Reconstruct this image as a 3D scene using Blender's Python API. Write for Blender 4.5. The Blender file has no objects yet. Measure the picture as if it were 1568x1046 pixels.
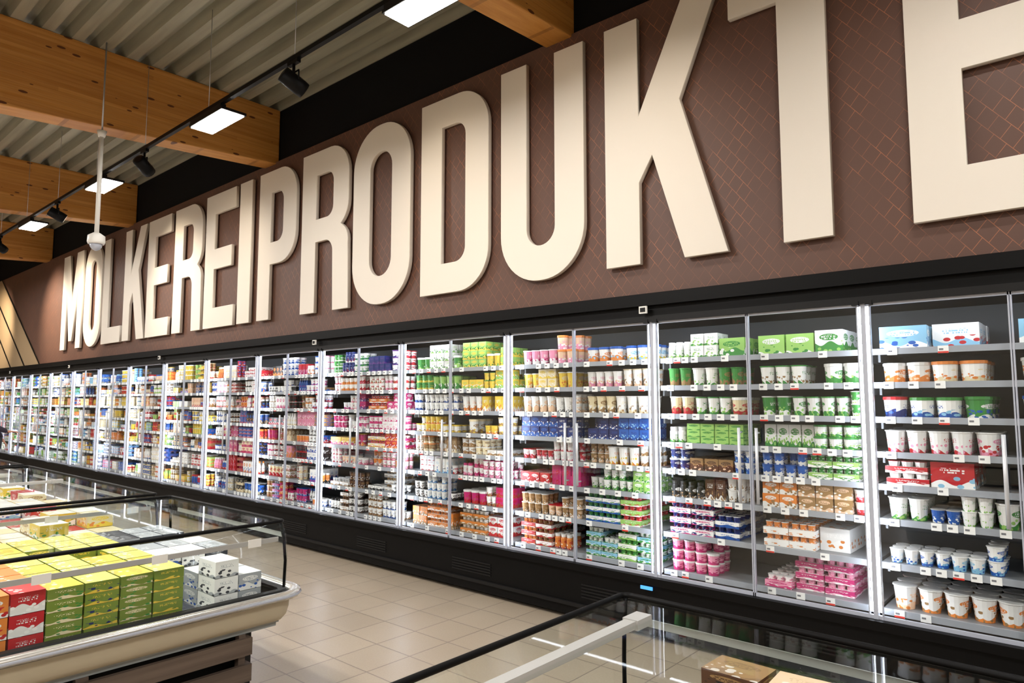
import bpy, math, random, bmesh
from mathutils import Vector, Matrix
random.seed(11)
R=random.random
def lin(c):
    if isinstance(c,str):
        c=c.lstrip('#'); c=[int(c[i:i+2],16)/255 for i in (0,2,4)]
    return tuple((x/12.92 if x<=.04045 else ((x+.055)/1.055)**2.4) for x in c)
scene=bpy.context.scene
scene.view_settings.view_transform='Standard'
scene.view_settings.look='None'
scene.view_settings.exposure=0.22

# ------------------------------------------------------------ materials
def newmat(name):
    m=bpy.data.materials.new(name); m.use_nodes=True
    nt=m.node_tree; b=nt.nodes['Principled BSDF']; return m,nt,b
def mat(name,col,rough=.5,metal=0,emis=None,es=0,spec=.5):
    m,nt,b=newmat(name)
    b.inputs['Base Color'].default_value=(*lin(col),1)
    b.inputs['Roughness'].default_value=rough
    b.inputs['Metallic'].default_value=metal
    b.inputs['Specular IOR Level'].default_value=spec
    if emis:
        b.inputs['Emission Color'].default_value=(*lin(emis),1)
        b.inputs['Emission Strength'].default_value=es
    return m
class NT:
    def __init__(s,nt): s.nt=nt
    def n(s,t,**k):
        x=s.nt.nodes.new(t)
        for a,v in k.items(): setattr(x,a,v)
        return x
    def l(s,a,b): s.nt.links.new(a,b)
    def put(s,inp,v):
        if isinstance(v,bpy.types.NodeSocket): s.l(v,inp)
        else: inp.default_value=v
    def m(s,op,a,b=None,c=None,clamp=False):
        x=s.n('ShaderNodeMath',operation=op); x.use_clamp=clamp
        s.put(x.inputs[0],a)
        if b is not None: s.put(x.inputs[1],b)
        if c is not None: s.put(x.inputs[2],c)
        return x.outputs[0]
    def mix(s,f,a,b,bt='MIX'):
        x=s.n('ShaderNodeMix',data_type='RGBA',blend_type=bt)
        s.put(x.inputs[0],f); s.put(x.inputs[6],a); s.put(x.inputs[7],b)
        return x.outputs[2]
    def obj(s):
        return s.n('ShaderNodeTexCoord').outputs['Object']
    def mapping(s,v,loc=(0,0,0),rot=(0,0,0),sc=(1,1,1)):
        x=s.n('ShaderNodeMapping'); s.l(v,x.inputs[0])
        x.inputs[1].default_value=loc;x.inputs[2].default_value=rot;x.inputs[3].default_value=sc
        return x.outputs[0]
    def noise(s,v,scale=5,detail=2,rough=.5):
        x=s.n('ShaderNodeTexNoise'); s.l(v,x.inputs['Vector'])
        x.inputs['Scale'].default_value=scale;x.inputs['Detail'].default_value=detail;x.inputs['Roughness'].default_value=rough
        return x.outputs[0]
    def ramp(s,f,stops):
        x=s.n('ShaderNodeValToRGB'); s.l(f,x.inputs[0])
        e=x.color_ramp.elements
        e[0].position=stops[0][0]; e[0].color=(*stops[0][1],1)
        e[1].position=stops[-1][0]; e[1].color=(*stops[-1][1],1)
        for p,c in stops[1:-1]:
            q=e.new(p); q.color=(*c,1)
        return x.outputs[0]
    def bump(s,h,b,st=.3,d=.01):
        x=s.n('ShaderNodeBump'); s.l(h,x.inputs['Height']); x.inputs['Strength'].default_value=st; x.inputs['Distance'].default_value=d
        s.l(x.outputs[0],b.inputs['Normal'])

M_black=mat('black_satin','#060505',.5,spec=.15)
M_black_wall=mat('black_wall_paint','#0a0a0c',.85,spec=.2)
M_dark=mat('dark_grey_plastic','#121111',.5,spec=.25)
M_alu=mat('brushed_aluminium','#b9bcc4',.3,.8)
M_handle=mat('handle_white_metal','#d4d6da',.3,.3)
M_chrome=mat('rail_chrome','#cfcbc4',.25,.75)
M_white=mat('white_plastic','#e6e4de',.45)
M_cream=mat('cream_enamel','#b3a78f',.4)
M_letter=mat('cream_letter_face','#e2d9cc',.55)
M_beige=mat('beige_sign_panel','#a58c6c',.6)
M_shelf=mat('shelf_metal','#85888b',.4,.2)
M_rail=mat('price_rail','#9ea3ab',.3)
M_back=mat('case_back_panel','#4a4d50',.6)
M_led=mat('led_strip_emitter','#ffffff',.4,0,(.93,.955,1.0),17.0)
M_led2=mat('led_diffuser','#ffffff',.4,0,(1.0,.985,.96),52.0)
M_tubin=mat('freezer_liner','#8f9290',.45)
M_tubdk=mat('freezer_liner_dark','#55514e',.45)
M_blue=mat('blue_display','#3c8fd0',.4,0,(.3,.6,.9),1.0)
M_sil=mat('edge_seal_grey','#b4b8c4',.35,.1)
M_lidbar=mat('lid_bar_grey','#a9a8a4',.4,.1)
M_red=mat('red_label_strip','#d8382c',.4)

def glassmat(name,tint=(.97,.985,.98),k=.6,base=.03):
    m=bpy.data.materials.new(name); m.use_nodes=True; nt=m.node_tree; nt.nodes.clear(); N=NT(nt)
    o=N.n('ShaderNodeOutputMaterial'); mx=N.n('ShaderNodeMixShader'); t=N.n('ShaderNodeBsdfTransparent'); g=N.n('ShaderNodeBsdfGlossy')
    t.inputs[0].default_value=(*tint,1); g.inputs['Roughness'].default_value=.02
    lw=N.n('ShaderNodeLayerWeight')
    f=N.m('ADD',N.m('MULTIPLY',N.m('POWER',lw.outputs['Facing'],4.5),k),base)
    N.l(f,mx.inputs[0]);N.l(t.outputs[0],mx.inputs[1]);N.l(g.outputs[0],mx.inputs[2]);N.l(mx.outputs[0],o.inputs[0])
    return m
M_glass=glassmat('door_glass',k=.4,base=.07)
M_glass2=glassmat('freezer_glass',(.95,.975,.965),.18,.03)

# product shader
def product_mat(name='printed_packaging'):
    m,nt,b=newmat(name); N=NT(nt)
    def at(n):
        x=N.n('ShaderNodeAttribute'); x.attribute_name=n; return x
    ca=at('ca').outputs['Color']; cb=at('cb').outputs['Color']; cc=at('cc').outputs['Color']
    pr=N.n('ShaderNodeSeparateColor'); N.l(at('pr').outputs['Color'],pr.inputs[0])
    seed=pr.outputs[0]; lab=pr.outputs[1]
    uv=N.n('ShaderNodeUVMap'); uv.uv_map='UVMap'
    sp=N.n('ShaderNodeSeparateXYZ'); N.l(uv.outputs[0],sp.inputs[0])
    u,v=sp.outputs[0],sp.outputs[1]
    s40=N.m('MULTIPLY',seed,40.0)
    wav=N.m('MULTIPLY',N.m('SINE',N.m('ADD',N.m('MULTIPLY',u,9.0),s40)),.10)
    lvl=N.m('ADD',N.m('MULTIPLY',N.m('FRACT',s40),.40),.06)
    band=N.m('LESS_THAN',v,N.m('ADD',lvl,wav))
    cv=N.n('ShaderNodeCombineXYZ'); N.l(N.m('ADD',u,s40),cv.inputs[0]); N.l(v,cv.inputs[1]); N.l(seed,cv.inputs[2])
    vo=N.n('ShaderNodeTexVoronoi'); N.l(cv.outputs[0],vo.inputs['Vector']); vo.inputs['Scale'].default_value=4.5
    blob=N.m('MULTIPLY',N.m('LESS_THAN',vo.outputs['Distance'],.36),N.m('LESS_THAN',v,.5))
    du=N.m('ABSOLUTE',N.m('SUBTRACT',u,.5)); dv=N.m('ABSOLUTE',N.m('SUBTRACT',v,.68))
    ell=N.m('LESS_THAN',N.m('ADD',N.m('POWER',N.m('DIVIDE',du,.34),2.0),N.m('POWER',N.m('DIVIDE',dv,.15),2.0)),1.0)
    rows=N.m('FLOOR',N.m('MULTIPLY',v,11.0))
    c2=N.n('ShaderNodeCombineXYZ'); N.l(N.m('MULTIPLY',u,26.0),c2.inputs[0]); N.l(N.m('ADD',rows,s40),c2.inputs[1])
    tn=N.noise(c2.outputs[0],1.0,0)
    txt=N.m('MULTIPLY',N.m('GREATER_THAN',tn,.5),N.m('GREATER_THAN',N.m('FRACT',N.m('MULTIPLY',v,11.0)),.35))
    txt=N.m('MULTIPLY',txt,N.m('MULTIPLY',N.m('LESS_THAN',du,.28),N.m('LESS_THAN',dv,.10)))
    col=N.mix(N.m('MULTIPLY',band,lab),ca,cb)
    col=N.mix(N.m('MULTIPLY',blob,lab),col,cc)
    el=N.m('MULTIPLY',ell,N.m('MULTIPLY',lab,N.m('GREATER_THAN',N.m('FRACT',N.m('MULTIPLY',seed,7.3)),.5)))
    col=N.mix(el,col,cb)
    tcol=N.mix(el,cb,ca)
    col=N.mix(N.m('MULTIPLY',txt,lab),col,tcol)
    N.l(col,b.inputs['Base Color']); b.inputs['Roughness'].default_value=.38
    return m
M_prod=product_mat()

# ------------------------------------------------------------ mesh helpers
class Acc:
    def __init__(s): s.v=[];s.f=[];s.m=[];s.sm=[]
    def box(s,x0,y0,z0,x1,y1,z1,m=0):
        i=len(s.v)
        s.v+=[(x0,y0,z0),(x1,y0,z0),(x1,y1,z0),(x0,y1,z0),(x0,y0,z1),(x1,y0,z1),(x1,y1,z1),(x0,y1,z1)]
        for q in ((0,3,2,1),(4,5,6,7),(0,1,5,4),(1,2,6,5),(2,3,7,6),(3,0,4,7)):
            s.f.append(tuple(i+a for a in q)); s.m.append(m); s.sm.append(False)
    def quad(s,a,b,c,d,m=0):
        i=len(s.v); s.v+=[a,b,c,d]; s.f.append((i,i+1,i+2,i+3)); s.m.append(m); s.sm.append(False)
    def sweep(s,path,prof,m=0,smooth=True):
        k=len(path); P=[Vector(p) for p in path]; base=len(s.v); n=len(prof)
        for j,p in enumerate(P):
            d=(P[(j+1)%k]-P[(j-1)%k]).normalized(); nn=Vector((d.y,-d.x))
            for o_,z in prof: s.v.append((p.x+nn.x*o_,p.y+nn.y*o_,z))
        for j in range(k):
            for q in range(n-1):
                A=base+j*n;B=base+((j+1)%k)*n
                s.f.append((A+q,B+q,B+q+1,A+q+1)); s.m.append(m); s.sm.append(smooth)
    def tube(s,pts,r,n=8,m=0,closed=False,cap=True):
        P=[Vector(p) for p in pts]; base=len(s.v); k=len(P); up0=Vector((0,0,1))
        for j,p in enumerate(P):
            a=P[(j-1)%k] if (closed or j>0) else p
            b=P[(j+1)%k] if (closed or j<k-1) else p
            d=(b-a).normalized(); up=up0 if abs(d.z)<.95 else Vector((0,1,0))
            x=d.cross(up).normalized(); y=x.cross(d).normalized()
            rr=r[j] if isinstance(r,(list,tuple)) else r
            for q in range(n):
                t=2*math.pi*q/n; s.v.append(tuple(p+x*math.cos(t)*rr+y*math.sin(t)*rr))
        for j in range(k if closed else k-1):
            for q in range(n):
                A=base+j*n;B=base+((j+1)%k)*n
                s.f.append((A+q,A+(q+1)%n,B+(q+1)%n,B+q)); s.m.append(m); s.sm.append(True)
        if not closed and cap:
            s.f.append(tuple(base+q for q in range(n))[::-1]); s.m.append(m); s.sm.append(False)
            s.f.append(tuple(base+(k-1)*n+q for q in range(n))); s.m.append(m); s.sm.append(False)
    def mesh(s,name,mats):
        me=bpy.data.meshes.new(name); me.from_pydata(s.v,[],s.f)
        for x in mats: me.materials.append(x)
        me.polygons.foreach_set('material_index',s.m); me.polygons.foreach_set('use_smooth',s.sm)
        me.update(); return me
def link(name,data,parent=None,loc=(0,0,0)):
    o=bpy.data.objects.new(name,data); scene.collection.objects.link(o); o.location=loc
    if parent: o.parent=parent
    return o
def bevel(o,w=.004,seg=2):
    b=o.modifiers.new('Bevel','BEVEL'); b.width=w; b.segments=seg; b.limit_method='ANGLE'

CAMZ=1.6; D=4.213; CEIL=5.15
# ------------------------------------------------------------ camera
cam=bpy.data.cameras.new('camera'); cam.lens=24; cam.sensor_width=36; cam.clip_start=.02
co=link('camera',cam,None,(0,0,CAMZ)); co.rotation_euler=(math.radians(90+4.92),0,math.radians(41.1)); scene.camera=co

# ------------------------------------------------------------ room shell
X0,X1,Y0,Y1=-24.0,3.6,-7.0,5.1
m_floor,nt,b=newmat('floor_tiles'); N=NT(nt)
br=N.n('ShaderNodeTexBrick'); br.offset=0; br.squash=1
v=N.mapping(N.obj(),loc=(.1,.05,0))
N.l(v,br.inputs['Vector']); br.inputs['Scale'].default_value=1.0
br.inputs['Brick Width'].default_value=.33; br.inputs['Row Height'].default_value=.33
br.inputs['Mortar Size'].default_value=.005; br.inputs['Mortar Smooth'].default_value=.3; br.inputs['Bias'].default_value=0
br.inputs['Color1'].default_value=(*lin('#a59681'),1); br.inputs['Color2'].default_value=(*lin('#9b8c78'),1); br.inputs['Mortar'].default_value=(*lin('#6a5d52'),1)
nz=N.noise(N.obj(),90,3,.7)
col=N.mix(.3,br.outputs[0],N.mix(nz,(*lin('#76685a'),1),(*lin('#c4b6a4'),1)))
N.l(col,b.inputs['Base Color'])
N.l(N.m('ADD',N.m('MULTIPLY',N.noise(N.obj(),3,3),.2),.24),b.inputs['Roughness'])
N.bump(N.m('SUBTRACT',1.0,br.outputs['Fac']),b,.4,.003)
a=Acc(); a.box(X0,Y0,-.1,X1,Y1,0); link('floor',a.mesh('floor',[m_floor]))
m_wall,nt,b=newmat('painted_wall'); N=NT(nt)
N.l(N.mix(N.noise(N.obj(),2,3),(*lin('#aea698'),1),(*lin('#a39b8c'),1)),b.inputs['Base Color']); b.inputs['Roughness'].default_value=.8
for nm,bx in (('wall_left',(X0-.15,Y0,0,X0,Y1,CEIL+.2)),('wall_right',(X1,Y0,0,X1+.15,Y1,CEIL+.2)),('wall_front',(X0,Y0-.15,0,X1,Y0,CEIL+.2))):
    a=Acc(); a.box(*bx); link(nm,a.mesh(nm,[m_wall]))
a=Acc(); a.box(X0,Y1,0,X1,Y1+.15,CEIL+.2); a.box(X0,D+.05,2.37,X1,Y1,CEIL+.02); link('wall_back',a.mesh('wall_back',[M_black_wall]))
# corrugated ceiling
m_deck,nt,b=newmat('galvanised_deck'); N=NT(nt)
nz=N.noise(N.mapping(N.obj(),sc=(.3,4,4)),3,4)
N.l(N.ramp(nz,[(.3,lin('#8f8d7c')),(.7,lin('#a8a592'))]),b.inputs['Base Color']); b.inputs['Roughness'].default_value=.5; b.inputs['Metallic'].default_value=.2
a=Acc(); pitch=.25; y=Y0; prof=[]
while y<D+.3:
    prof+=[(y,0),(y+.10,0),(y+.135,.11),(y+.215,.11)]; y+=pitch
for i in range(len(prof)-1):
    (ya,za),(yb,zb)=prof[i],prof[i+1]
    a.quad((X0,ya,CEIL+za),(X0,yb,CEIL+zb),(X1,yb,CEIL+zb),(X1,ya,CEIL+za))
link('ceiling',a.mesh('ceiling',[m_deck]))

# wood
def woodmat(name,c1,c2,lam=True):
    m,nt,b=newmat(name); N=NT(nt)
    o=N.obj()
    g=N.noise(N.mapping(o,sc=(6,.35,9)),3.0,5,.6)
    col=N.ramp(g,[(.3,lin(c1)),(.7,lin(c2))])
    if lam:
        sp=N.n('ShaderNodeSeparateXYZ'); N.l(o,sp.inputs[0])
        zz=N.m('DIVIDE',sp.outputs[2],.042)
        fl=N.m('FLOOR',zz)
        wn=N.n('ShaderNodeTexWhiteNoise',noise_dimensions='2D'); cv=N.n('ShaderNodeCombineXYZ')
        N.l(fl,cv.inputs[0]); N.l(N.m('FLOOR',N.m('ADD',N.m('MULTIPLY',sp.outputs[1],.35),N.m('MULTIPLY',fl,.37))),cv.inputs[1]); N.l(cv.outputs[0],wn.inputs['Vector'])
        col=N.mix(N.m('MULTIPLY',wn.outputs[0],.45),col,(*lin('#96591f'),1))
        col=N.mix(N.m('MULTIPLY',N.m('LESS_THAN',N.m('FRACT',zz),.06),.35),col,(*lin('#5a3212'),1))
        vo=N.n('ShaderNodeTexVoronoi'); N.l(N.mapping(o,sc=(1,3.6,11)),vo.inputs['Vector']); vo.inputs['Scale'].default_value=1.0
        col=N.mix(N.m('LESS_THAN',vo.outputs['Distance'],.14),col,(*lin('#5f3112'),1))
    N.l(col,b.inputs['Base Color']); b.inputs['Roughness'].default_value=.5
    return m
m_beam=woodmat('glulam_spruce','#b87a30','#d49a52')
m_slat=woodmat('walnut_slats','#473a31','#66564a',lam=False)
# tapered glulam girders (soffit rises towards the back wall)
for X in (1.39,-3.05,-7.49,-11.93,-16.35,-20.8):
    a=Acc(); P=[(Y0,4.16),(0.0,4.20),(D+.04,4.47)]
    for (yy,zz) in P:
        a.v+=[(-.26,yy,zz),(0,yy,zz),(0,yy,CEIL-.002),(-.26,yy,CEIL-.002)]
    for j in range(2):
        for q in range(4):
            A=j*4;B=(j+1)*4; a.f.append((A+q,A+(q+1)%4,B+(q+1)%4,B+q)); a.m.append(0); a.sm.append(False)
    a.f.append((3,2,1,0)); a.f.append((8,9,10,11)); a.m+=[0,0]; a.sm+=[False,False]
    me=a.mesh('roof_beam',[m_beam])
    bm=bmesh.new(); bm.from_mesh(me); bmesh.ops.recalc_face_normals(bm,faces=bm.faces); bm.to_mesh(me); bm.free()
    o=link('roof_beam',me,None,(X,0,0)); bevel(o,.01)

# ------------------------------------------------------------ sign
sign=link('wall_sign',None)
m_sign,nt,b=newmat('brown_patterned_panel'); N=NT(nt)
o=N.obj(); sp=N.n('ShaderNodeSeparateXYZ'); N.l(o,sp.inputs[0]); x,z=sp.outputs[0],sp.outputs[2]
x=N.m('MULTIPLY',x,1.25)
p=N.m('DIVIDE',N.m('ADD',x,z),.125); q=N.m('DIVIDE',N.m('SUBTRACT',x,z),.125)
par=N.m('MODULO',N.m('ADD',N.m('FLOOR',p),400.0),2.0)
q2=N.m('ADD',q,N.m('MULTIPLY',par,.5))
l1=N.m('LESS_THAN',N.m('FRACT',p),.04); l2=N.m('LESS_THAN',N.m('FRACT',q2),.04)
ln=N.m('MAXIMUM',l1,l2)
mask=N.m('MULTIPLY',N.m('SUBTRACT',N.noise(o,5.5,2),.42,clamp=True),4.0,clamp=True)
mask2=N.m('ADD',N.m('MULTIPLY',mask,.5),.10)
base=N.mix(N.noise(o,1.2,3),(*lin('#573d34'),1),(*lin('#63483c'),1))
N.l(N.mix(N.m('MULTIPLY',ln,mask2),base,(*lin('#b8734c'),1)),b.inputs['Base Color']); b.inputs['Roughness'].default_value=.5; b.inputs['Specular IOR Level'].default_value=.35
SZ0,SZ1=2.345,4.49
a=Acc(); a.box(-23.9,D,SZ0,2.6,D+.05,SZ1); link('sign_panel',a.mesh('sign_panel',[m_sign]),sign)
a=Acc(); yy=D-.004
a.quad((-23.9,yy,SZ0),(-16.6,yy,SZ0),(-20.0,yy,SZ1),(-23.9,yy,SZ1),0)
for k in range(4):
    xb=-16.6-k*1.1; w=.10
    a.quad((xb-w,yy-.004,SZ0),(xb,yy-.004,SZ0),(max(xb-3.4,-23.8),yy-.004,SZ1),(max(xb-3.4-w,-23.9),yy-.004,SZ1),1)
link('striped_end_panel',a.mesh('striped_end_panel',[M_beige,M_black]),sign)
H=1.80; S=.275
def arc(cx,cy,r,a0,a1,n=8):
    return [(cx+r*math.cos(math.radians(a0+(a1-a0)*i/n)),cy+r*math.sin(math.radians(a0+(a1-a0)*i/n))) for i in range(n+1)]
def rr(x0,y0,x1,y1,bl,br_,tr,tl,n=8):
    P=[]
    P+=arc(x0+bl,y0+bl,bl,180,270,n) if bl else [(x0,y0)]
    P+=arc(x1-br_,y0+br_,br_,270,360,n) if br_ else [(x1,y0)]
    P+=arc(x1-tr,y1-tr,tr,0,90,n) if tr else [(x1,y1)]
    P+=arc(x0+tl,y1-tl,tl,90,180,n) if tl else [(x0,y1)]
    return P
def glyph(c,w):
    h=H;s=S if w>.8 else S*.97
    if c=='I': return [[(0,0),(w,0),(w,h),(0,h)]]
    if c=='L': return [[(0,0),(w,0),(w,.265),(s,.265),(s,h),(0,h)]]
    if c=='T':
        c0=w/2; return [[(c0-.14,0),(c0+.14,0),(c0+.14,h-.27),(w,h-.27),(w,h),(0,h),(0,h-.27),(c0-.14,h-.27)]]
    if c=='E': return [[(0,0),(w,0),(w,.262),(s*.94,.262),(s*.94,.785),(w*.9,.785),(w*.9,1.05),(s*.94,1.05),(s*.94,h-.265),(w,h-.265),(w,h),(0,h)]]
    if c=='K':
        f=w/.928; return [[(x*f,y*.981) for x,y in [(0,0),(.28,0),(.28,.595),(.39,.78),(.625,0),(.928,0),(.606,1.125),(.9,1.835),(.632,1.835),(.28,1.075),(.28,1.835),(0,1.835)]]]
    if c=='M':
        f=w/1.17; return [[(x*f,y) for x,y in [(0,0),(.26,0),(.26,1.12),(.50,.15),(.67,.15),(.91,1.12),(.91,0),(1.17,0),(1.17,h),(.80,h),(.585,.86),(.37,h),(0,h)]]]
    if c=='O':
        r=min(w/2,.42); ri=(w-2*s)/2; return [rr(0,-.01,w,h+.01,r,r,r,r,12),rr(s,.265,w-s,h-.265,ri,ri,ri,ri)]
    if c=='D': return [rr(0,0,w,h,0,.36,.36,0,12),rr(s,.265,w-s,h-.265,0,.13,.13,0)]
    if c=='U':
        r=.40; ri=(w-2*s)/2
        return [[(0,h)]+arc(r,r-.01,r,180,270,12)+arc(w-r,r-.01,r,270,360,12)+[(w,h),(w-s,h)]+arc(w-s-ri,.265+ri,ri,0,-90)+arc(s+ri,.265+ri,ri,270,180)+[(s,h)]]
    if c=='P':
        b0=.66
        return [[(0,0),(s,0),(s,b0)]+arc(w-.34,b0+.34,.34,270,360)+arc(w-.34,h-.34,.34,0,90)+[(0,h)],rr(s,b0+.26,w-s,h-.265,0,.13,.13,0)]
    if c=='R':
        return [[(0,0),(s,0),(s,.78)]+arc(w-s-.14,.64,.14,90,0)[:]+[(w-s+.02,0),(w+.02,0),(w,.60)]+arc(w-.20,.72,.20,-10,60,5)+arc(w-.28,1.16,.28,-60,0,5)+arc(w-.34,h-.34,.34,0,90)+[(0,h)],rr(s,1.03,w-s,h-.265,0,.12,.12,0)]
LET=[('M',-15.37,-14.24),('O',-14.1,-13.25),('L',-13.15,-12.30),('K',-12.19,-11.30),('E',-11.24,-10.42),('R',-10.27,-9.38),('E',-9.27,-8.44),('I',-8.33,-8.02),('P',-7.83,-6.99),('R',-6.86,-5.97),('O',-5.88,-4.97),('D',-4.81,-3.94),('U',-3.79,-2.94),('K',-2.74,-1.81),('T',-1.766,-.854),('E',-.751,-.05)]
cu=bpy.data.curves.new('sign_lettering','CURVE'); cu.dimensions='2D'; cu.fill_mode='BOTH'; cu.extrude=.018; cu.bevel_depth=.002; cu.bevel_resolution=1
for c,xa,xb in LET:
    xa*=.988; xb*=.988
    for loop in glyph(c,xb-xa):
        sp_=cu.splines.new('POLY'); sp_.points.add(len(loop)-1); sp_.use_cyclic_u=True
        for i,(px,py) in enumerate(loop): sp_.points[i].co=(xa+px,py,0,1)
cu.materials.append(M_letter)
lo=link('sign_lettering',cu,sign,(0,D-.04,2.555)); lo.rotation_euler=(math.pi/2,0,0)

# ------------------------------------------------------------ refrigerated cases
SW=1.35; XA=-1.027
ZB,ZT=.41,2.165
SHELF=[1.89,1.70,1.505,1.31,1.13,.94,.70,.45]
a=Acc()
a.box(0,D-.03,.03,SW,Y1-.15,ZB,0)
a.box(0,D-.055,ZB-.05,SW,D-.03,ZB,0)
a.box(0,D-.05,.10,SW,D-.03,.125,2)
for i in range(5): a.box(.75,D-.036,.17+i*.022,1.2,D-.029,.18+i*.022,2)
a.box(0,Y1-.2,ZB,SW,Y1-.15,2.34,1)
a.box(0,D-.02,ZT,SW,Y1-.2,2.34,0)
a.box(0,D-.06,2.255,SW,D-.02,2.34,0)
a.box(0,D-.03,ZT-.02,SW,D+.02,ZT+.02,2)
ME_body=a.mesh('case_body',[M_black,M_back,M_dark])
a=Acc()
for i,z in enumerate(SHELF):
    a.box(.012,D+.10,z-.018,SW-.012,Y1-.2,z-.002,0)
    a.box(.012,D+.085,z-.032,SW-.012,D+.10,z+.002,1)
    if i<7:
        for xx in (.02,SW-.035): a.box(xx,D+.2,z-.07,xx+.012,Y1-.2,z-.018,0)
ME_shelf=a.mesh('case_shelves',[M_shelf,M_rail])
a=Acc()
for bx in (0,SW):
    sgn=1 if bx==0 else -1
    xs=sorted((bx,bx+sgn*.012)); a.box(xs[0],D-.012,ZB,xs[1],D+.02,ZT,0)
    xs=sorted((bx+sgn*.030,bx+sgn*.036)); a.box(xs[0],D-.01,ZB,xs[1],D+.012,ZT,0)
xm=SW/2
for sgn in (-1,1):
    xs=sorted((xm+sgn*.002,xm+sgn*.009)); a.box(xs[0],D-.008,ZB,xs[1],D+.014,ZT,0)
    hx=xm+sgn*.055
    a.tube([(hx,D-.045,.97),(hx,D-.045,1.43)],.010,8,1)
    for hz in (1.0,1.40): a.tube([(hx,D-.045,hz),(hx,D,hz)],.006,6,1)
a.box(0,D-.008,ZB,SW,D+.01,ZB+.02,0); a.box(0,D-.008,ZT-.035,SW,D+.01,ZT-.02,0)
for sgn,bx in ((1,.035),(-1,SW-.035)): a.box(bx-.018,D-.035,ZT-.03,bx+.018,D-.008,ZT-.005,2)
ME_frame=a.mesh('door_frames',[M_sil,M_handle,M_dark])
a=Acc()
a.quad((.03,D,ZB+.015),(xm-.006,D,ZB+.015),(xm-.006,D,ZT-.02),(.03,D,ZT-.02))
a.quad((xm+.006,D,ZB+.015),(SW-.03,D,ZB+.015),(SW-.03,D,ZT-.02),(xm+.006,D,ZT-.02))
ME_glass=a.mesh('door_glass',[M_glass])
a=Acc()
a.box(.013,D+.022,ZB+.03,.029,D+.034,ZT-.03,0); a.box(SW-.029,D+.022,ZB+.03,SW-.013,D+.034,ZT-.03,0)
a.box(.05,D+.06,ZT-.018,SW-.05,D+.085,ZT-.004,0)
ME_led=a.mesh('case_led_strips',[M_led])
KS=list(range(-2,16)); CASE={}
for k in KS:
    e=link('refrigerated_display_case',None,None,(XA-SW*(k+1),0,0)); CASE[k]=e
    for nm,me in (('case_body',ME_body),('case_shelves',ME_shelf),('door_frames',ME_frame),('door_glass',ME_glass),('led_strips',ME_led)): link(nm,me,e)
    if k%3==1:
        a=Acc(); a.box(SW-.06,D-.075,2.20,SW+.0,D-.06,2.25,0); a.box(SW-.05,D-.078,2.21,SW-.01,D-.074,2.24,1); link('thermometer_display',a.mesh('thermometer_display',[M_white,M_dark]),e)
    if k==1:
        a=Acc(); a.box(SW-.09,D-.062,.33,SW,D-.055,.352,0); link('status_display',a.mesh('status_display',[M_blue]),e)

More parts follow.
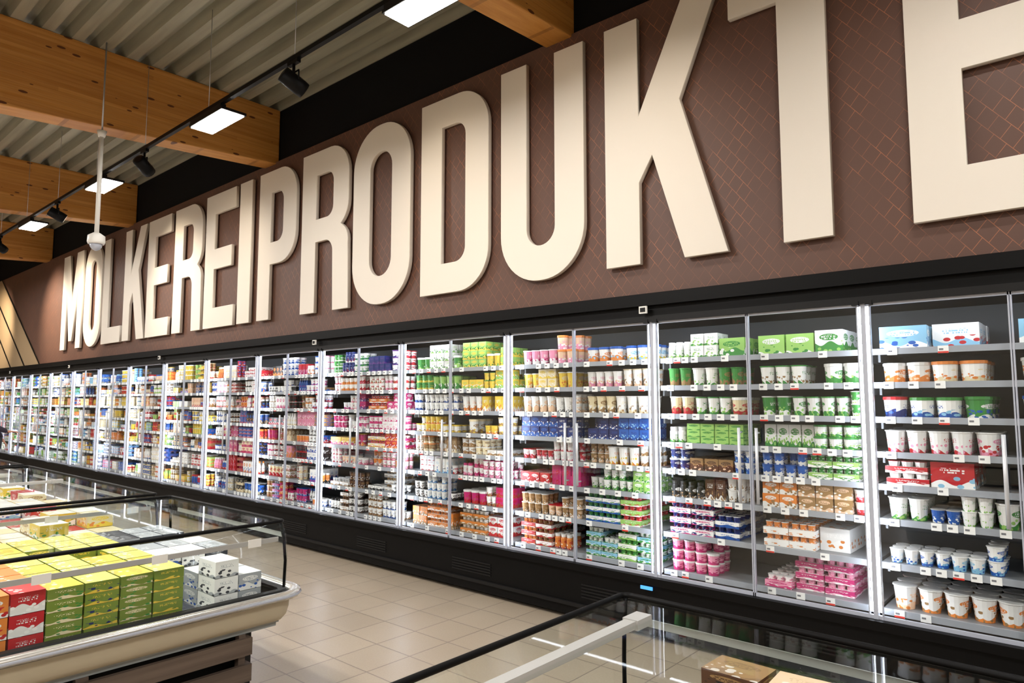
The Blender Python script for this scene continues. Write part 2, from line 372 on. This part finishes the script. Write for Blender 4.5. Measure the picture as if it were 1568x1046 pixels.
# ------------------------------------------------------------ products
COL={k:lin(v) for k,v in dict(W='#f2f1ee',C='#ecdcb4',G='#3c8c3c',g='#9ccb6a',B='#2259ac',N='#1c2a6a',R='#c0242c',O='#e2863a',Y='#e9c84a',P='#e896b2',M='#c42a70',K='#262320',T='#a07c50',L='#90c6e4',S='#b0b4b8',V='#64387f',D='#573826',E='#f0caa8',y='#ecd970',o='#788c36',k='#383b43').items()}
class PAcc:
    def __init__(s): s.v=[];s.f=[];s.uv=[];s.ca=[];s.cb=[];s.cc=[];s.pr=[]
    def face(s,idx,uvs,ca,cb,cc,seed,lab):
        s.f.append(idx); s.uv+=uvs; s.ca+=[*ca,1]; s.cb+=[*cb,1]; s.cc+=[*cc,1]; s.pr+=[seed,lab,0,1]
    def box(s,cx,cy,z,w,d,h,ca,cb,cc,seed,rot=0,lab=1,topcol=None):
        i=len(s.v); c,sn=math.cos(rot),math.sin(rot)
        for dz in (0,h):
            for sx,sy in ((-1,-1),(1,-1),(1,1),(-1,1)):
                x,y=sx*w/2,sy*d/2; s.v.append((cx+x*c-y*sn,cy+x*sn+y*c,z+dz))
        U=[(0,0),(1,0),(1,1),(0,1)]
        for q in ((0,1,5,4),(1,2,6,5),(2,3,7,6),(3,0,4,7),(4,5,6,7)):
            top=q==(4,5,6,7)
            if top and topcol:
                mx=tuple(.62*t+.38*a_ for t,a_ in zip(topcol,ca)); wt=tuple(.5*t+.45 for t in topcol)
                s.face(tuple(i+a for a in q),U,topcol,mx,wt,seed,lab)
            else: s.face(tuple(i+a for a in q),U,ca,cb,cc,seed,lab)
    def rev(s,cx,cy,z,prof,ca,cb,cc,lid,seed,n=12,rot=0):
        i=len(s.v); k=len(prof)
        for r,h,_ in prof:
            for q in range(n):
                t=2*math.pi*q/n+rot; s.v.append((cx+r*math.sin(t),cy+r*math.cos(t),z+h))
        lz=[p[1] for p in prof if p[2]==1]; z0=lz[0] if lz else 0
        zz=[prof[j+1][1] for j in range(k-1) if prof[j][2]==1]; z1=zz[-1] if zz else 1
        for j in range(k-1):
            part=prof[j][2]; A=i+j*n;B=A+n
            va=(prof[j][1]-z0)/(z1-z0+1e-6); vb=(prof[j+1][1]-z0)/(z1-z0+1e-6)
            for q in range(n):
                u0=(q/n*2)%1; u1=u0+2/n
                q2=(q+1)%n
                s.face((A+q,B+q,B+q2,A+q2),[(1-u0,va),(1-u0,vb),(1-u1,vb),(1-u1,va)],lid if part==0 else ca,cb,cc,seed,1 if part==1 else 0)
        top=i+(k-1)*n
        s.face(tuple(top+q for q in range(n))[::-1],[(0,0)]*n,lid,cb,cc,seed,0)
    def build(s,name,mats,parent=None,loc=(0,0,0)):
        me=bpy.data.meshes.new(name); me.from_pydata(s.v,[],s.f)
        uvl=me.uv_layers.new(name='UVMap'); flat=[c for p in s.uv for c in p]; uvl.data.foreach_set('uv',flat)
        for nm,arr in (('ca',s.ca),('cb',s.cb),('cc',s.cc),('pr',s.pr)):
            at=me.attributes.new(nm,'FLOAT_COLOR','FACE'); at.data.foreach_set('color',arr)
        for m in mats: me.materials.append(m)
        me.update(); return link(name,me,parent,loc)
def prof(kind,r,h):
    if kind=='cup': return [(r*.74,0,1),(r*.93,h*.90,2),(r*.95,h*.93,0),(r*1.03,h*.95,0),(r*1.03,h,0)]
    if kind=='tub': return [(r*.84,0,1),(r*.94,h*.80,2),(r*.95,h*.84,0),(r*1.02,h*.85,0),(r*1.02,h*.98,0),(r*.97,h,0)]
    if kind=='bottle': return [(r*.8,0,1),(r*.86,h*.03,1),(r*.86,h*.6,2),(r*.45,h*.78,2),(r*.40,h*.84,0),(r*.46,h*.85,0),(r*.46,h*.98,0),(r*.42,h,0)]
    if kind=='jar': return [(r*.8,0,1),(r*.9,h*.08,1),(r*.9,h*.7,2),(r*.72,h*.8,0),(r*.78,h*.82,0),(r*.78,h,0)]
SIZE={'cup':(.080,.076),'bcup':(.105,.125),'tub':(.120,.120),'stub':(.095,.070),'bottle':(.06,.15),'jar':(.072,.11),'box':(.12,.08),'flat':(.13,.045),'wide':(.22,.13),'tray':(.19,.070),'slab':(.09,.135)}
def product(A,kind,cx,cy,z,w,h,ca,cb,cc,lid,seed,n):
    base={'bcup':'cup','stub':'tub'}.get(kind,kind)
    if base in('cup','tub','bottle','jar'):
        A.rev(cx,cy,z,prof(base,w/2,h),ca,cb,cc,lid,seed,n,R()*.6-.3+math.pi)
    elif base in ('box','flat','wide','slab'):
        A.box(cx,cy,z,w*.96,min(w*.9,.13) if base!='slab' else .05,h,ca,cb,cc,seed,(R()-.5)*.08)
    elif base=='tray':
        A.box(cx,cy,z,w*.98,.15,h*.55,ca,cb,cc,seed,(R()-.5)*.04)
        for i in range(3):
            for j in range(2):
                A.rev(cx+(i-1)*w*.31,cy-.036+j*.072,z+h*.3,prof('cup',w*.15,h*.7),cc,cb,ca,lid,seed,8)
def C(ch): 
    c=COL[ch]; j=.88+.14*R(); return tuple(min(1,x*j) for x in c)
def parse(sp):
    t=sp.split(); return t[0],t[1]
DEF={
(-1,0):["wide LWBO;wide WLRB","tub WOEW;tub WCOO","tub WBLG;tub WNBR;tub GWBG","bcup WPRW;bcup WRPW","tray RWWR;wide RWLB","cup WGgW;cup BWWS;bcup WGgW","cup WBLW;cup WLBW","bcup WEOW;bcup WOTW"],
(-1,1):["wide WLBY;wide LWRB","tub WOEW;tub WCRR","tub WBRB;tub WGgG","bcup WBNW;jar WDKK;bcup WLBW","tray WRWW;wide BWLB","cup WGgW;cup WGBB","cup WNBW;cup WLBW","bcup WEOW;tub WSCW"],
(0,1):["wide gWGW;box WGgW;wide WGgW","bcup WGTG;tub WGgW","bcup GWgW;bcup WGgG","stub WGgG;stub WGgG","cup NWgW;tray gWGW;cup BWBB","box TEWO;cup WRPW;box OWTW","wide WOBW;tray WOBW","tray MWPM;tray PMWW;tray WMPW"],
(0,0):["wide gGWG;box WGgW;wide gGgG","bcup WGgW;bcup GTGG","bcup CRTW;bcup WGgG","stub gGgG;tub WGgW","box TDEW;cup WBLB;cup NWBW","jar KWTK;cup DWTK;cup WTDW","tray WMNR;box WOBW;tray WBNW","tray MWPP;tray PMMW"],
(1,1):["tub WOLB;tub WLYB","bcup WETC;bcup WPEW","bcup CTWC;bcup WCTW","box NBWN;box BNLB","bcup WOYW;cup TEWW","cup WGgG;box gWGW;cup WgGW","tray WGLG;tray gWRW;tray WBGY","cup WgGW;tray LGWW"],
(1,0):["box gPWG;bcup PWMW;box EPWO","bcup YCOW;bcup CYWW","bcup WETW;bcup WKSW","box NBWN;box NWBB","cup WRPR;cup RWPW","box RWWR;tray OWRW;box MMRW","cup ETWR;cup TEWW","tray RWOW;tray WRTR;box ORWW"],
(2,1):["box gYGW;bcup YgGW","tub YGYG;box YgWY","bcup WOEW;bcup YWOO","stub YOWY;stub WTYC","cup WTET;stub CTWW","cup WMPM;cup WPMM","cup WTRW;box MRTW","box WOTW;tray OTWW;box WRTW"],
(2,0):["tub GgWW;box WgGG","bcup gGWG;bcup GYgG","cup WNKW;cup WBNW","stub YOWY;stub WYTY","stub TCWO;cup WETW","cup WLBW;cup WRWW","cup WKDK;cup WBLW","box OTWC;tray OWOW"],
(3,1):["stub WNVV;box NVNN;stub WRMR","cup WPRW;stub WRTW","tray OWRW;box MWPM","stub WMPM;box MPWM","box ROWR;tray WYMR;box MRWR","cup WPTR;cup OWRW","cup WKSW;tray WSTW","cup WBKW;stub WTDW"],
(3,0):["stub GWgG;stub NWRN;stub WGNW","cup WRPR;stub WOTW","box MVWM;stub WRPW","stub MWPW;stub WWMW","box YMWR;box MOWY","cup WPRW;cup EWRW","cup DTWK;tray WTSW","stub WKDK;cup WTDD"],
}
GEN=["stub","stub","cup","cup","cup","bcup","box","box","flat","tray","slab","jar","bottle"]
ALT=["stub","cup","bcup","box","flat","jar","tub","tray","slab"]
def gencols(k):
    if k in (4,5): pal="WWWWRMPTOKCB"
    elif k in (6,7): pal="WWWCYOYETgBR"
    elif k in (8,9): pal="WWWCOYOBLRCY"
    else: pal="WWWWLBGgROYC"
    a=random.choice(pal+'WW'); b=random.choice(pal.replace('W','')+'RB'); c=random.choice(pal); l=random.choice('WW'+b+c)
    return a+b+c+l
PA=PAcc()
MT=[mat('tag_white','#f6f6f4',.5),mat('tag_red','#d8382c',.5),mat('tag_print','#77777c',.5)]
for k in KS:
    if k<-1: continue
    xs=XA-SW*(k+1); TG=Acc()
    kf=.94 if k<0 else (.82 if k==0 else (.78 if k<3 else .76))
    for d in (0,1):
        for si,z in enumerate(SHELF):
            gap=(SHELF[si-1]-z-.03) if si>0 else ZT-z-.05
            x=xs+.045 if d==0 else xs+SW/2+.014; xe=xs+SW/2-.014 if d==0 else xs+SW-.045
            specs=DEF.get((k,d))
            if specs: opts=specs[si].split(';'); random.shuffle(opts)
            oi=0
            while x<xe-.05:
                if specs:
                    kind,cs=parse(opts[oi%len(opts)]); oi+=1
                    if R()<.22 and k>=0: kind=random.choice(ALT)
                    if R()<.06 and k>=0: cs='W'+cs[0]+cs[1]+'W'
                else:
                    kind=random.choice(GEN); cs=gencols(k)
                w,h=SIZE[kind]; w*=(.90+.2*R())*kf; h*=.93+.12*R(); h=min(h,gap)
                if k<0 and kind!='cup': w*=1.12
                if h*2>gap and h*2<gap*1.15 and kind in('cup','stub','tray'): h=gap/2
                nf=random.randint(2,4) if w<.12 else random.randint(1,2)
                if specs and len(opts)==1: nf=4
                ca,cb,cc,lid=[C(ch) for ch in cs]
                st=1
                if kind in('cup','stub','flat','tray','box') and R()<.85: st=int((gap+.004)//h)
                if si==0 and R()<.5 and kind!='bottle': st=int((gap+.004)//h)
                st=max(1,min(st,3))
                rows=3 if k<3 else 2
                dep={'slab':.055,'tray':.155}.get(kind,min(w,.135)*1.02 if kind in('box','flat','wide') else w*1.02)
                if kind=='slab': rows=5
                n=16 if k<1 else (12 if k<4 else 8)
                back=.03*R() if R()<.85 else .10*R()
                for f in range(nf):
                    if x+w>xe: 
                        x=max(x,xe-.051); break
                    seed=R() if f==0 else seed
                    if R()<.02: x+=w; continue
                    tc=(ca,cb,cc,lid)
                    for r_ in range(rows):
                        for s_ in range(st):
                            if s_==st-1 and st>1 and R()<.07: continue
                            product(PA,kind,x+w/2+(R()-.5)*.004,D+.108+back+dep*(r_+.5)+(R()-.5)*.006,z-.001+s_*h,w,h,*tc,seed,n)
                    if R()<.6 or f==0:
                        tx=x+w*.2-xs
                        TG.box(tx,D+.082,z-.036,tx+.05,D+.085,z+.004,0)
                        if k<5:
                            if R()<.22: TG.box(tx,D+.0812,z-.036,tx+.05,D+.0822,z-.026,1)
                            TG.box(tx+.006,D+.0812,z-.020,tx+.026,D+.0822,z-.010,2)
                    x+=w+.002
                x+=.003
                if x>xe-.051: break
    link('price_tags',TG.mesh('price_tags',MT),CASE[k])
PA.build('dairy_products',[M_prod])

# ------------------------------------------------------------ freezers
def rrect(x0,y0,x1,y1,z,r=.08,n=5):
    return [(px,py,z) for px,py in rr(x0,y0,x1,y1,r,r,r,r,n)]
def fill(FP,x0,x1,y0,y1,z0,fn):
    x=x0
    while x<x1:
        y=y0; w=.1
        while y<y1:
            kind,w,d,h,st,cs=fn(x,y)
            ca,cb,cc,ld=[C(c) for c in cs]; sd=R()
            for s_ in range(st):
                if kind=='box': FP.box(x+w/2,y+d/2,z0+s_*h,w*.95,d*.95,h*.97,ca,cb,cc,sd,(R()-.5)*.04,topcol=ld)
                elif kind=='sq': FP.box(x+w/2,y+d/2,z0+s_*h,w*.90,d*.90,h*.94,ca,cb,cc,sd,(R()-.5)*.3,topcol=ld)
            y+=d
        x+=w
def freezer(x0,x1,y0,y1,bars,slats,packfn,dark=False):
    shelfz=.44
    e=link('island_freezer',None)
    a=Acc(); i=.16
    a.box(x0+i,y0+i,.0,x1-i,y1-i,.40,0)
    path=rr(x0,y0,x1,y1,.09,.09,.09,.09,5)
    a.sweep(path,[(-.15,.40),(-.06,.425)],0)
    a.sweep(path,[(-.06,.425),(-.035,.435),(-.012,.46),(.0,.50),(.004,.545)],1)
    a.sweep(path,[(.004,.545),(-.004,.55),(-.004,.575),(-.02,.592),(-.06,.592)],0,False)
    t=.07
    for bx in ((x0+.02,y0+.02,x1-.02,y0+t),(x0+.02,y1-t,x1-.02,y1-.02),(x0+.02,y0+t,x0+t,y1-t),(x1-t,y0+t,x1-.02,y1-t)): a.box(bx[0],bx[1],.54,bx[2],bx[3],.58,0)
    a.box(x0+t,y0+t,.40,x1-t,y1-t,shelfz,2)
    for bx in ((x0+t-.01,y0+t-.01,x1-t+.01,y0+t),(x0+t-.01,y1-t,x1-t+.01,y1-t+.01),(x0+t-.01,y0+t,x0+t,y1-t),(x1-t,y0+t,x1-t+.01,y1-t)): a.box(bx[0],bx[1],.42,bx[2],bx[3],.58,2)
    link('cabinet_body',a.mesh('cabinet_body',[M_dark,M_cream,M_tubdk if dark else M_tubin]),e)
    a=Acc()
    pr_=[(.035,.553),(.052,.556),(.062,.572),(.058,.590),(.042,.598),(.02,.594),(.004,.586),(-.004,.572),(.035,.553)]
    a.sweep(path,pr_,0,True)
    a.sweep(path,[(.060,.566),(.066,.572),(.062,.580)],1,True)
    link('bumper_rail',a.mesh('bumper_rail',[M_chrome,M_sil]),e)
    g=Acc(); ins=.05; zt=.945
    prof_=[(-.025,.595),(-.02,.72),(-.022,.80),(-.032,.88),(-.05,.94)]
    gp=rr(x0,y0,x1,y1,.07,.07,.07,.07,5)
    g.sweep(gp,prof_,0)
    tp=[ (x0+ins,y0+ins,zt),(x1-ins,y0+ins,zt),(x1-ins,y1-ins,zt),(x0+ins,y1-ins,zt)]
    g.quad(*tp)
    link('glass_canopy',g.mesh('glass_canopy',[M_glass2]),e)
    f=Acc()
    f.tube(rrect(x0+ins,y0+ins,x1-ins,y1-ins,zt+.004,.03),.010,8,0,closed=True)
    for (cx,cy,sx,sy) in ((x0,y0,1,1),(x1,y0,-1,1),(x1,y1,-1,-1),(x0,y1,1,-1)):
        f.tube([(cx+sx*.045,cy+sy*.045,.60),(cx+sx*.042,cy+sy*.042,.74),(cx+sx*.05,cy+sy*.05,.86),(cx+sx*.065,cy+sy*.065,zt)],.008,6,0)
    for bx in bars:
        f.box(bx-.018,y0+ins,zt-.012,bx+.018,y1-ins-.16,zt+.010,2)
        f.box(bx-.026,y1-ins-.24,zt-.016,bx+.026,y1-ins-.16,zt+.013,2)
    f.box(x1-.024,y0+.1,.852,x1-.018,y1-.1,.876,2)
    f.box(x0+.1,y1-.024,.852,x1-.1,y1-.018,.876,2)
    for q in range(4):
        yy=y0+.35+q*.47; f.box(x1-.018,yy,.842,x1-.014,yy+.07,.882,3)
    link('lid_frame',f.mesh('lid_frame',[M_black,M_white,M_lidbar,M_white]),e)
    if slats:
        w=Acc()
        for z in (.04,.17,.30):
            w.box(x1-.06,y0+.05,z,x1-.035,y1-.22,z+.085,0)
            w.box(x0+.1,y1-.245,z,x1-.06,y1-.22,z+.085,0)
        w.box(x1-.10,y1-.28,0,x1-.06,y1-.245,.40,0); w.box(x1-.10,(y0+y1)/2,0,x1-.06,(y0+y1)/2+.05,.40,0)
        link('wood_slat_cladding',w.mesh('wood_slat_cladding',[m_slat]),e)
    if dark:
        f=Acc(); f.box(-.62,1.66,.905,-.36,1.664,.93,0); link('promo_label_strip',f.mesh('promo_label_strip',[M_red]),e)
    FP=PAcc(); fill(FP,x0+.11,x1-.28,y0+.12,y1-.22,.442,packfn)
    FP.build('frozen_food_packages',[M_prod],e)
def fA(x,y):
    if y>1.66: return ('box',.19,.13,.085,random.choice((3,4,4)),random.choice(('WSkW','kSWS','WBNW','SWBW','kSkS')))
    if y>1.50: return ('box',.19,.15,.085,random.choice((3,4)) if x<-3.9 else 1,random.choice(('SWSS','WBkW','SkWk')))
    if y<.84: return ('box',.19,.13,.09,4,random.choice(('OWRO','RWWR')))
    return ('box',.19,.145,.05,7 if R()<.9 else 6,random.choice(('oyWy','oYNy','oYoy','oCGY')))
def fB(x,y):
    st=random.choice((7,8,8,9)) if (y>1.3 and x>-1.0) else random.choice((3,4,5))
    return ('sq',.17,.135,.05,st,random.choice(('DTKT','TDEK','KTDT','CTDC','TEDE','DCTT','ETGE','TKRE')))
freezer(-4.90,-3.36,.05,2.08,[],True,fA)
freezer(-8.15,-4.98,.05,2.06,[-6.5],False,lambda x,y:('box',.22,.17,.09,random.choice((3,3,4)),random.choice(('WBRW','CYOC','YWGW','WLBW','RWWR','CTWW'))))
freezer(-14.5,-8.23,.05,2.06,[-10.2,-12.4],False,lambda x,y:('box',.26,.2,.1,random.choice((3,3,4)),random.choice(('RWPW','WRMW','WLBW','RWWR','MWPW'))))
freezer(-1.32,2.6,.28,2.08,[-1.10,.5,1.6],False,fB,dark=True)

# ------------------------------------------------------------ track lighting
TY=2.7
M_lens=mat('spot_lens','#ffffff',.3,0,(1,.95,.85),4)
def track(TY,vis=True,TZ=4.2):
    e=link('track_light_rail',None)
    a=Acc(); a.box(-21,TY-.018,TZ,3.2,TY+.018,TZ+.035,0)
    a.tube([(-21,TY+.03,TZ+.06),(3.2,TY+.03,TZ+.06)],.007,6,0)
    x=-20.3
    while x<3.2:
        a.tube([(x,TY,TZ+.03),(x,TY,CEIL+.02)],.003,5,1); x+=1.43
    link('rail',a.mesh('rail',[M_black,M_alu]),e)
    for i in range(-1,6):
        X=-3.16-2.87*i
        a=Acc(); a.box(X-.32,TY-.02,TZ-.055,X+.32,TY+.21,TZ-.03,0); a.box(X-.3,TY-.02,TZ-.03,X+.3,TY+.03,TZ,0)
        a.box(X-.305,TY-.005,TZ-.062,X+.305,TY+.195,TZ-.055,1)
        link('led_panel',a.mesh('led_panel',[M_dark,M_led2]),e)
    for i in range(-1,7):
        X=-4.58-2.86*i
        a=Acc(); a.box(X-.07,TY-.016,TZ-.03,X+.07,TY+.016,TZ,0); a.tube([(X,TY,TZ-.03),(X,TY,TZ-.10)],.012,8,0)
        h=Vector((X,TY,TZ-.17)); aim=Vector((X-.9,D,3.2)) if i%2 else Vector((X+.2,D,3.3))
        dr=(aim-h).normalized()
        a.tube([h-dr*.10,h-dr*.095,h+dr*.05,h+dr*.10],[.035,.062,.066,.062],14,0)
        a.tube([h+dr*.1005,h+dr*.101],[.05,.05],12,1)
        a.tube([h+Vector((-.072,0,0)),h+Vector((-.072,0,.075)),h+Vector((.072,0,.075)),h+Vector((.072,0,0))],.007,6,0)
        link('spot_head',a.mesh('spot_head',[M_black,M_lens]),e)
        if vis:
            L=bpy.data.lights.new('spot_beam','SPOT'); L.energy=(22,26,40,130,280,340,340,280)[i+1]; L.color=(1,.86,.66); L.spot_size=math.radians(80); L.spot_blend=1; L.shadow_soft_size=.05
            lo=link('spot_beam',L,e,tuple(h+dr*.13)); lo.rotation_euler=dr.to_track_quat('-Z','Y').to_euler()
track(TY)
track(-1.6,False,4.08)
# ------------------------------------------------------------ security camera on pole
e=link('security_camera',None,None,(-7.33,2.26,0))
a=Acc()
a.tube([(0,0,CEIL+.02),(0,0,4.22)],.008,8,1)
a.tube([(0,0,4.24),(0,0,4.18)],[.045,.03],12,0)
a.tube([(0,0,4.2),(0,0,3.2)],.021,12,0)
a.tube([(0,0,3.22),(0,0,3.19),(0,0,3.13),(0,0,3.11)],[.03,.075,.078,.07],16,0)
a.tube([(0,0,3.11),(0,0,3.085),(0,0,3.06),(0,0,3.045)],[.055,.052,.035,.01],16,2)
link('camera_mount',a.mesh('camera_mount',[M_white,M_alu,M_sil]),e)

# ------------------------------------------------------------ shopper (skin modifier)
def shopper(loc,rotz):
    e=link('shopper',None,None,loc); e.rotation_euler=(0,0,rotz)
    def skin(name,verts,edges,rad,m,sub=2,root=0):
        me=bpy.data.meshes.new(name); me.from_pydata(verts,edges,[]); me.materials.append(m)
        o=link(name,me,e)
        sk=o.modifiers.new('Skin','SKIN'); sk.use_smooth_shade=True
        for i,r in enumerate(rad):
            rr_=r if isinstance(r,tuple) else (r,r); me.skin_vertices[0].data[i].radius=rr_
            me.skin_vertices[0].data[i].use_root=(i==root)
        s=o.modifiers.new('Sub','SUBSURF'); s.levels=sub; s.render_levels=sub
        return o
    jk=mat('jacket_plum','#2c2233',.8); tr=mat('trousers_dark','#20222a',.8); sk_=mat('skin','#c98f78',.5); hr=mat('hair_brown','#3a2618',.7); sh=mat('shoe_black','#15130f',.5); ey=mat('eye_white','#e8e6e0',.3); li=mat('lips','#9c4f4a',.5)
    V=[(0,0,.95),(0,0,1.12),(0,.01,1.30),(0,.0,1.43),(.17,0,1.42),(.23,.06,1.16),(.19,.27,1.06),(-.17,0,1.42),(-.24,.02,1.14),(-.22,.14,.92),(0,0,1.49)]
    E=[(0,1),(1,2),(2,3),(3,4),(4,5),(5,6),(3,7),(7,8),(8,9),(3,10)]
    skin('jacket',V,E,[(.17,.13),(.155,.12),(.18,.13),(.13,.10),.075,.055,.042,.075,.055,.042,.06],jk)
    V=[(0,0,.93),(.10,0,.86),(.11,.02,.50),(.11,-.02,.10),(-.10,0,.86),(-.12,.05,.50),(-.13,.02,.10)]
    skin('trousers',V,[(0,1),(1,2),(2,3),(0,4),(4,5),(5,6)],[(.16,.12),.10,.065,.05,.10,.065,.05],tr)
    for s in (1,-1):
        x=.11 if s>0 else -.13; y0=-.02 if s>0 else .02
        skin('shoe',[(x,y0-.03,.06),(x,y0+.08,.05),(x,y0+.19,.035)],[(0,1),(1,2)],[.05,.045,.033],sh)
    skin('head',[(0,0,1.46),(0,.01,1.53),(0,.035,1.60),(0,.02,1.68),(0,.015,1.73)],[(0,1),(1,2),(2,3),(3,4)],[.055,.052,(.068,.075),(.078,.095),(.062,.078)],sk_)
    skin('hair',[(0,-.035,1.60),(0,-.03,1.69),(0,.0,1.765)],[(0,1),(1,2)],[(.075,.06),(.09,.085),(.075,.085)],hr)
    skin('nose',[(0,.108,1.665),(0,.13,1.635)],[(0,1)],[.011,.014],sk_,1)
    skin('mouth',[(-.022,.108,1.60),(0,.116,1.60),(.022,.108,1.60)],[(0,1),(1,2)],[.005,.008,.005],li,1)
    for s in (1,-1):
        skin('ear',[(s*.082,.01,1.63),(s*.086,.0,1.675)],[(0,1)],[(.010,.02),(.012,.022)],sk_,1)
        skin('eye',[(s*.03,.103,1.672),(s*.038,.101,1.672)],[(0,1)],[.009,.008],ey,1)
    for w0,dr in ((Vector((.19,.27,1.06)),Vector((-.05,.95,-.05))),(Vector((-.22,.14,.92)),Vector((0,.55,-.8)))):
        dr=dr.normalized(); sd=Vector((1,0,0)); up=sd.cross(dr).normalized(); s=1 if w0.x>0 else -1
        c=w0+dr*.09
        skin('hand_palm',[tuple(w0),tuple(w0+dr*.04),tuple(c)],[(0,1),(1,2)],[.026,(.034,.02),(.038,.018)],sk_)
        for j,L in enumerate((.068,.078,.073,.058)):
            b0=c-dr*.012+sd*(j-1.5)*.0185
            p1=b0+dr*(L*.5+.012); p2=p1+(dr*.8-up*.5)*L*.3; p3=p2+(dr*.5-up*.8)*L*.28
            skin('finger',[tuple(b0),tuple(p1),tuple(p2),tuple(p3)],[(0,1),(1,2),(2,3)],[.0095,.009,.0085,.007],sk_,1)
        b0=w0+dr*.035-sd*s*.028
        skin('thumb',[tuple(b0),tuple(b0+dr*.03-sd*s*.025),tuple(b0+dr*.058-sd*s*.03)],[(0,1),(1,2)],[.012,.011,.009],sk_,1)
shopper((-14.72,3.05,0),math.radians(-20))

# ------------------------------------------------------------ unseen area lights added overhead as general fill
for X in (-16,-10,-4,1.5):
    for Y in (-4.8,.6):
        L=bpy.data.lights.new('fill_area_light','AREA'); L.shape='RECTANGLE'; L.size=1.4; L.size_y=.3; L.energy=150; L.color=(1,.98,.95)
        link('fill_area_light',L,None,(X,Y,4.12))
w=bpy.data.worlds.new('world'); scene.world=w; w.use_nodes=True; w.node_tree.nodes['Background'].inputs[0].default_value=(.9,.88,.85,1); w.node_tree.nodes['Background'].inputs[1].default_value=.3
print('faces',len(PA.f))
